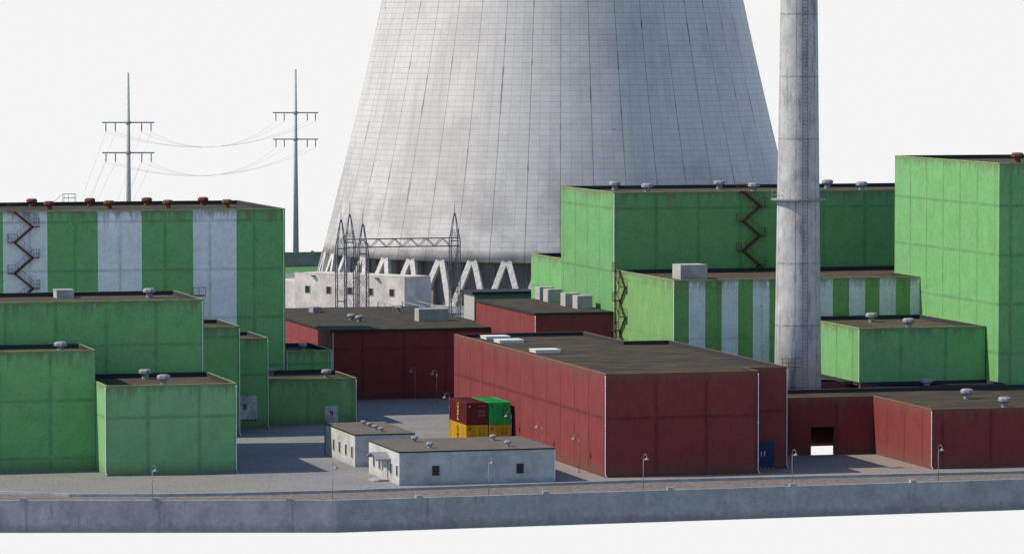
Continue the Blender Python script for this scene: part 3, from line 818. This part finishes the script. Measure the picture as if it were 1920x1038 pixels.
# ================================================================== CHIMNEY
def chim_mat():
    n = NT('chimney_concrete', .7, .4); tc = n.n('ShaderNodeTexCoord'); sp = n.n('ShaderNodeSeparateXYZ')
    n.link(tc.outputs['Object'], sp.inputs[0]); P = sp.outputs; pos = tc.outputs['Object']
    ang = n.math('ARCTAN2', P[1], P[0]); cyl = n.comb(n.math('MULTIPLY', ang, 2.5), 0., P[2])
    f = n.noise(pos, 6., 5., .85); a = n.noise(pos, .5, 5., .65); b = n.noise(n.comb(n.math('MULTIPLY', ang, 3.2), 0., n.math('MULTIPLY', P[2], .25)), .8, 5., .7)
    v = n.math('ADD', 1., n.math('ADD', n.math('MULTIPLY', n.math('SUBTRACT', f, .5), 1.2), n.math('MULTIPLY', n.math('SUBTRACT', a, .5), 1.1)))
    c = n.mix(1., (.40,.395,.385), n.comb(v,v,v), 'MULTIPLY')
    c = n.mix(n.mr(b, .50, .66, 0., .65), c, (.15,.15,.155))
    t = n.math('FRACT', n.math('DIVIDE', n.math('ADD', P[2], 200*6.85-6.2), 6.85)); d = n.math('MULTIPLY', n.math('SUBTRACT', .5, n.math('ABSOLUTE', n.math('SUBTRACT', t, .5))), 6.85)
    jn = n.mr(n.noise(cyl, 1.1, 4., .7), .35, .6, .15, 1.)
    c = n.mix(n.math('MULTIPLY', n.mr(d, .03, .16, .5, 0.), jn), c, (.05,.05,.05))
    t2 = n.math('FRACT', n.math('ADD', n.math('DIVIDE', n.math('SUBTRACT', ang, math.radians(-116)), PI/3), 20.)); d2 = n.math('SUBTRACT', .5, n.math('ABSOLUTE', n.math('SUBTRACT', t2, .5)))
    c = n.mix(n.math('MULTIPLY', n.mr(d2, .0, .05, .6, 0.), n.mr(n.noise(cyl, .45, 3.), .4, .6, .2, 1.)), c, (.07,.07,.07))
    n.bump(f, .35, .04); return n.out(c)
M['chim'] = chim_mat()
CC = Vector((154.1,446.3,0))
t = thing('chimney', 'tall tapering grey concrete chimney with ring platform and ladder', 'chimney', CC)
def cr(zz): return 2.64-.0130*(zz-4)
m = MB(); m.lathe(CC, [(cr(q),q) for q in (0,15,30,45,60,75,88)], 48, smooth=True); m.build('stack', M['chim'], t)
m = MB(); m.lathe(CC+Z*26.85, [(cr(27)-.05,0),(3.02,0),(3.02,.14),(cr(27)-.05,.14)], 40, smooth=False, cap=False); pl = m.build('platform', M['galv'], t)
m = MB()
for i in range(20):
    th = 2*PI*i/20; p = CC+Vector((math.cos(th)*2.95, math.sin(th)*2.95, 26.95)); m.bar(p, p+Z*1., .02)
for hh in (.5, 1.0):
    for i in range(40):
        p = CC+Vector((math.cos(2*PI*i/40)*2.95, math.sin(2*PI*i/40)*2.95, 26.95+hh)); q = CC+Vector((math.cos(2*PI*(i+1)/40)*2.95, math.sin(2*PI*(i+1)/40)*2.95, 26.95+hh)); m.bar(p, q, .016)
m.build('railing', M['galv'], pl)
vdir = Vector((-math.sin(math.radians(15.2)), -math.cos(math.radians(15.2)), 0)); rdir = Vector((math.cos(math.radians(15.2)), -math.sin(math.radians(15.2)), 0))
ldir = (vdir*math.cos(.24)+rdir*math.sin(.24)).normalized(); lt = Z.cross(ldir)
m = MB()
for sg in (-.28, .28):
    m.bar(CC+ldir*(cr(1)+.14)+lt*sg+Z*1, CC+ldir*(cr(80)+.14)+lt*sg+Z*80, .035)
zz = 1.2
while zz < 80: 
    p = CC+ldir*(cr(zz)+.14)+Z*zz; m.bar(p-lt*.28, p+lt*.28, .035)
    if int(zz/.4) % 7 == 0: m.bar(p-lt*.28, p-lt*.28-ldir*.15, .04); m.bar(p+lt*.28, p+lt*.28-ldir*.15, .04)
    zz += .4
m.build('ladder', M['lattice'], t)

# ================================================================== CONTAINERS
def cont_mat(name, col): return plain(name, col, .55, .0, var=.35, scale=2.2, dirt=tuple(c*.6 for c in col))
MY = cont_mat('container_yellow', (.56,.33,.012)); MR = cont_mat('container_maroon', (.115,.014,.016)); MG = cont_mat('container_green', (.012,.36,.085))
M['yl'] = plain('yellow_lettering', (.62,.36,.02), .6); M['bl'] = plain('black_lettering', (.012,.012,.012), .6); M['wl'] = plain('faded_white_lettering', (.3,.28,.28), .6); M['dk'] = plain('container_gap_dark', (.02,.012,.012), .8)
def container(label, x, yv, z, mat, side=None, mark=None, code=None, W=2.44, L=7.4, H=2.42):
    r = thing('shipping_container', label, 'container', (x, yv, z), 'shipping containers stacked by the red warehouse')
    b = MB(); e = .05
    b.box(x+e, x+W-e, yv+e, yv+L-e, z+.08, z+H-.06)
    n = 22                                                     # side corrugations
    for i in range(n):
        y0 = yv+.12+(L-.24)*i/n; y1 = y0+(L-.24)/n*.5
        b.box(x+.02, x+e, y0, y1, z+.16, z+H-.14, skip='r'); b.box(x+W-e, x+W-.02, y0, y1, z+.16, z+H-.14, skip='l')
    n = 14
    for i in range(n):
        y0 = yv+.2+(L-.4)*i/n; b.box(x+.12, x+W-.12, y0, y0+.22, z+H-.06, z+H-.03, skip='b')
    b.build('body', mat, r)
    f = MB()
    for xx in (x, x+W-.12):
        for yy in (yv, yv+L-.12): f.box(xx, xx+.12, yy, yy+.12, z, z+H)
    for yy in (yv+.01, yv+L-.11): f.box(x+.12, x+W-.12, yy, yy+.1, z+H-.13, z+H-.005); f.box(x+.12, x+W-.12, yy, yy+.1, z+.005, z+.15)
    for xx in (x+.004, x+W-.104): f.box(xx, xx+.1, yv+.12, yv+L-.12, z+H-.11, z+H-.005); f.box(xx, xx+.1, yv+.12, yv+L-.12, z+.005, z+.14)
    f.build('frame', mat, r)
    for k in (0, 1):
        d = MB(); x0 = x+.14+k*(W-.28)/2+.01; x1 = x0+(W-.28)/2-.02
        d.box(x0, x1, yv+.012, yv+.07, z+.17, z+H-.15)
        for i in range(5):
            xa = x0+.06+(x1-x0-.12)*i/5; d.box(xa, xa+.10, yv-.012, yv+.012, z+.25, z+H-.22)
        dd = d.build('door', mat, r)
        q = MB()
        for t_ in (.3, .72):
            xr = x0+(x1-x0)*t_; q.tube([(xr,yv-.035,z+.1),(xr,yv-.035,z+H-.08)], .022, 5)
            for zz in (z+.25, z+.95, z+H-.3): q.box(xr-.05, xr+.05, yv-.05, yv-.005, zz, zz+.06)
            q.box(xr-.02, xr+.22, yv-.055, yv-.04, z+1.02, z+1.06)
        q.build('lock_rod', mat, dd)
    if side:
        for s_, z0_, sz in side: letters(s_, sz, (x+.012, yv+L*.50, z+z0_), (0,0,1), (0,1,0), mark, r, 'lettering', sx=1.)
    if code:
        q = MB()
        for row, zz in enumerate((1.98, 1.52, 1.36, 1.05, .92)):
            for cx, wd in ((1.42, .2), (1.82, .24)):
                k = 0.
                while k < wd:
                    w = random.choice((.035,.05,.03)); q.box(x+cx+k, x+cx+k+w, yv-.068, yv-.060, z+zz, z+zz+.075); k += w+.025
        q.build('marking', code, r)
        q = MB(); q.lathe((0,0,0), [(.10,0),(.10,.01)], 12, smooth=False)
        q.v = [(x+.36+a, yv-.07+c*.5, z+2.02+b_*1.2) for a, b_, c in q.v]
        q.build('emblem', mark or code, r)
    return r
XC = 117.15; YC = 450.
container('yellow shipping container with black letters up its side, bottom left of the stack', XC, YC, 0., MY, [('MSC',1.1,1.05)], M['bl'], M['bl'])
container('yellow shipping container under the green one, next to the red wall', XC+2.56, YC, 0., MY, None, M['bl'], M['bl'])
container('maroon shipping container on top of a yellow one, yellow letters up its side', XC, YC, 2.46, MR, [('MSC',1.25,1.05)], M['yl'], M['wl'])
container('bright green shipping container on top of the stack, beside the maroon one', XC+2.56, YC, 2.46, MG, None, M['dk'], M['dk'])

# ================================================================== STREET LAMPS
def lamp(x, yv, d, label, H=3.95, z0=0., grp='street lamps'):
    r = thing('street_lamp', label, 'street lamp', (x,yv,z0), grp); D = Vector((d[0],d[1],0)); b = Vector((x,yv,z0))
    m = MB(); m.tube([b, b+Z*(H-.45)], .038, 8, r2=.03); m.lathe(b, [(.12,0),(.12,.12),(.07,.2)], 8); m.build('pole', M['lamp'], r)
    m = MB(); pts = [b+Z*(H-.45)]
    for i in range(9):
        a = PI-PI*i/8*1.0; pts.append(b+D*(.28+.28*math.cos(a))+Z*(H-.28+.28*math.sin(a)))
    pts.append(b+D*.56+Z*(H-.38)); m.tube(pts, .025, 6); m.build('arm', M['lamp'], r)
    m = MB(); c = b+D*.56+Z*(H-.38); m.lathe(c, [(.05,.08),(.09,.0),(.23,-.12),(.27,-.19),(.24,-.19),(.08,-.04)], 14); m.build('lamp_shade', M['lamp'], r)
    return r
dn = (-.0,-1.); 
for (x, yv), lab in zip([(73.2,400.0),(90.4,398.2),(106.1,398.9),(121.7,398.6),(137.2,398.9),(153.0,399.9)],
    ('in front of the low green front shed','left of the long grey office','in front of the long grey office wall','in front of the big red warehouse','near blue door 11','before the right-edge red block')):
    lamp(x, yv, (.35,-.94) , 'grey street lamp just inside the boundary wall, '+lab, 4.2, -.22, 'street lamps along the boundary wall')
for x, yv, lab in ((122.0-.55,420.5,'nearest along the sunlit red side wall'),(121.4,434.4,'second nearest along the sunlit red side wall'),(121.75,448.2,'close against the right side of the container stack'),(121.4,474.,'at the far left corner of the big red warehouse'),
                 (126.9,512.6,'farthest back against the dark red back warehouse'),(128.4,507.6,'in front of the dark red back warehouse, nearer of the two')):
    lamp(x, yv, (-1.,0.), 'thin grey street lamp '+lab, 4.0, 0., 'street lamps between the red warehouses')

# ================================================================== LATTICE GANTRY
def mast(x, yv, label, H=19.1, w=.68, zb=15.0):
    r = thing('lattice_mast', label, 'mast', (x,yv,0), 'lattice masts of the switchyard')
    c = [(-w,-w),(w,-w),(w,w),(-w,w)]; m = MB()
    for a, b in c: m.bar((x+a,yv+b,0),(x+a,yv+b,zb),.11)
    for a, b in c: m.bar((x+a,yv+b,zb),(x+a*.18,yv+b*.18,H-.25),.10)
    m.bar((x,yv,H-.35),(x,yv,H),.28); m.build('corner_post', M['lattice'], r)
    n = 6; hs = [zb*i/n for i in range(n+1)]; g = MB()
    for k in range(4):
        a, b = c[k], c[(k+1) % 4]
        for i in range(n):
            p0 = (x+a[0],yv+a[1],hs[i]); p1 = (x+b[0],yv+b[1],hs[i+1]); q0 = (x+b[0],yv+b[1],hs[i]); q1 = (x+a[0],yv+a[1],hs[i+1])
            g.bar(p0,p1,.04); g.bar(q0,q1,.04)
            if i in (0,3): g.bar(p0,q0,.08)
        g.bar((x+a[0],yv+a[1],zb),(x+b[0],yv+b[1],zb),.10)
        zt = zb+(H-zb)*.45; s = 1-.82*.45
        g.bar((x+a[0],yv+a[1],zb),(x+b[0]*s,yv+b[1]*s,zt),.05); g.bar((x+b[0],yv+b[1],zb),(x+a[0]*s,yv+a[1]*s,zt),.05)
    g.build('bracing', M['lattice'], r)
    m = MB(); m.tube([(x,yv,H),(x,yv,H+2.1)], .06, 6, r2=.02); m.build('lightning_rod', M['lattice'], r)
    return r
mast(141.0,609.3,'tallest clustered lattice mast, carrying the left end of the truss'); mast(157.15,610.4,'lattice mast standing alone at the right end of the truss')
mast(135.5,591.1,'leftmost lattice mast, in front of the pale concrete bunker'); mast(135.2,576.2,'lowest lattice mast, rightmost of the left cluster of three')
r = thing('truss_beam', 'long horizontal lattice truss spanning between two lattice masts', 'truss', (141.,609.3,14.2))
m = MB(); g = MB(); xa, xb = 141.7, 156.45; zt, zl = 15.45, 14.25; n = 12
def ty(x_): return 609.3+(x_-141.)*(1.1/16.15)
for dy in (-.55,.55):
    for zz in (zt, zl): m.bar((xa-1.3,ty(xa)+dy,zz),(xb+1.3,ty(xb)+dy,zz),.11)
    for i in range(n):
        x0 = xa+(xb-xa)*i/n; x1 = xa+(xb-xa)*(i+1)/n; z0, z1 = (zl,zt) if i % 2 == 0 else (zt,zl)
        g.bar((x0,ty(x0)+dy,z0),(x1,ty(x1)+dy,z1),.08)
for i in range(n+1):
    x0 = xa+(xb-xa)*i/n
    for zz in (zt, zl): g.bar((x0,ty(x0)-.55,zz),(x0,ty(x0)+.55,zz),.06)
m.build('chord', M['lattice'], r); g.build('bracing', M['lattice'], r)
for i, (x, yv, h) in enumerate(((138.2,592.,11.6),(141.9,603.,12.2),(137.0,588.,10.6))):
    q = MB(); q.tube([(x,yv,0),(x,yv,h)], .10, 8, r2=.07)
    for k in range(6): q.lathe((x,yv,h+.02+k*.22), [(.07,0),(.16,.05),(.07,.12)], 8)
    o = q.build('insulator_post', M['galv']); o['category'] = 'insulator post'; o['group'] = 'slim insulator posts between the lattice masts'
    o['label'] = 'slim grey insulator post standing between the clustered lattice masts'

# ================================================================== PYLONS AND CABLES
va = math.atan(2178/8000*math.cos(math.atan(.0545))); Fh = Vector((math.sin(va), math.cos(va), 0)); Rh = Vector((math.cos(va), -math.sin(va), 0))
def pylon(P, label, H=38.9, arms=(29.9,24.45)):
    P = Vector(P); r = thing('power_pylon', label, 'pylon', P, 'steel power pylons on the left')
    m = MB(); m.tube([P, P+Z*H], .62, 14, r2=.21); m.lathe(P, [(.9,0),(.9,.3),(.7,.3)], 14, smooth=False); m.build('pole', M['pylon'], r)
    tips = []
    for za in arms:
        a = MB(); a.bar(P-Rh*4.7+Z*za, P+Rh*4.7+Z*za, .20, .24); a.lathe(P+Z*(za-.25), [(.48,0),(.48,.5)], 12)
        ao = a.build('cross_arm', M['arm'], r); row = []
        for o_ in (-4.05,-2.35,2.4,4.1):
            q = MB(); p = P+Rh*o_+Z*za
            q.tube([p, p-Z*1.4], .10, 6); q.tube([p-Z*1.4, p-Z*1.75], .10, 6, r2=.03)
            for k in range(5): q.lathe(p-Z*(.35+k*.25), [(.06,0),(.14,.04),(.06,.1)], 8)
            q.build('insulator', M['ins'], ao); row.append(p-Z*1.75)
        tips.append(row)
    return tips
T1 = pylon((135.2,761.2,0), 'steel pole pylon rising behind the large striped hall at left')
T2 = pylon((187.8,860.9,0), 'steel pole pylon just left of the cooling tower, beyond the far wall')
def cable(p, q, sag, label, grp):
    n = 24; pts = [p.lerp(q, i/n)-Z*(4*sag*(i/n)*(1-i/n)) for i in range(n+1)]
    m = MB(); m.tube(pts, .015, 4); o = m.build('power_cable', M['wire']); o['label'] = label; o['category'] = 'cable'; o['group'] = grp
pos_n = ('outer left','inner left','inner right','outer right')
for ai, an in enumerate(('upper','lower')):
    for i in range(4):
        cable(T1[ai][i], T2[ai][3-i], 3.9, 'cable sagging between the pylons from the left pylon\'s %s insulator, %s arm' % (pos_n[i], an), 'power cables between the pylons')
        A0 = T1[ai][i]; e = P_end = T1[0][i]-Rh*4.8-Fh*30-Z*20.2
        cable(A0, e, 0., 'cable slanting down left from the left pylon\'s %s insulator, %s arm' % (pos_n[i], an), 'power cables slanting down behind the striped hall')

# ================================================================== LIGHT, SKY, CAMERA
sd = Vector((1.0,-.17,-.99)).normalized()
S = bpy.data.lights.new('sun', 'SUN'); S.energy = 4.9; S.angle = math.radians(.5); S.color = (1.,.88,.735)
so = bpy.data.objects.new('sun', S); COL.objects.link(so); so.rotation_euler = sd.to_track_quat('-Z','Y').to_euler(); so.location = (60,430,90)
el = math.asin(-sd.z); az = math.atan2(-sd.x, -sd.y)       # from +Y clockwise
w = bpy.data.worlds.new('World'); scn.world = w; w.use_nodes = True; t = w.node_tree
for n_ in list(t.nodes): t.nodes.remove(n_)
out = t.nodes.new('ShaderNodeOutputWorld'); bg = t.nodes.new('ShaderNodeBackground'); bg2 = t.nodes.new('ShaderNodeBackground')
sky = t.nodes.new('ShaderNodeTexSky'); sky.sky_type = 'NISHITA'; sky.sun_disc = False; sky.ozone_density = 2.5; sky.dust_density = .3; sky.sun_elevation = el; sky.sun_rotation = az
t.links.new(sky.outputs[0], bg.inputs[0]); bg.inputs[1].default_value = .172
tc = t.nodes.new('ShaderNodeTexCoord'); sp = t.nodes.new('ShaderNodeSeparateXYZ'); t.links.new(tc.outputs['Generated'], sp.inputs[0])
# pale haze all along the horizon and below it, blue sky higher up
r1 = t.nodes.new('ShaderNodeMapRange'); r1.interpolation_type = 'SMOOTHSTEP'; r1.inputs['From Min'].default_value = .025; r1.inputs['From Max'].default_value = .07
t.links.new(sp.outputs[2], r1.inputs['Value'])
r2 = t.nodes.new('ShaderNodeMapRange'); r2.interpolation_type = 'SMOOTHSTEP'; r2.inputs['From Min'].default_value = -.30; r2.inputs['From Max'].default_value = -.14
r2.inputs['To Min'].default_value = .10; r2.inputs['To Max'].default_value = .915
t.links.new(sp.outputs[2], r2.inputs['Value'])
bg2.inputs[0].default_value = (1.,1.,1.,1.); t.links.new(r2.outputs[0], bg2.inputs[1])
mx = t.nodes.new('ShaderNodeMixShader'); t.links.new(r1.outputs[0], mx.inputs[0]); t.links.new(bg2.outputs[0], mx.inputs[1]); t.links.new(bg.outputs[0], mx.inputs[2]); t.links.new(mx.outputs[0], out.inputs[0])

cam = bpy.data.cameras.new('camera'); co = bpy.data.objects.new('camera', cam); COL.objects.link(co)
cam.sensor_width = 36; cam.lens = 150; cam.clip_start = 1; cam.clip_end = 5000
co.location = (0,0,44)
pt = math.atan(.0545); F = Vector((math.sin(va)*math.cos(pt), math.cos(va)*math.cos(pt), -math.sin(pt)))
co.rotation_euler = F.to_track_quat('-Z','Y').to_euler()
scn.camera = co
scn.view_settings.view_transform = 'Standard'; scn.view_settings.look = 'None'; scn.view_settings.exposure = 0; scn.view_settings.gamma = 1
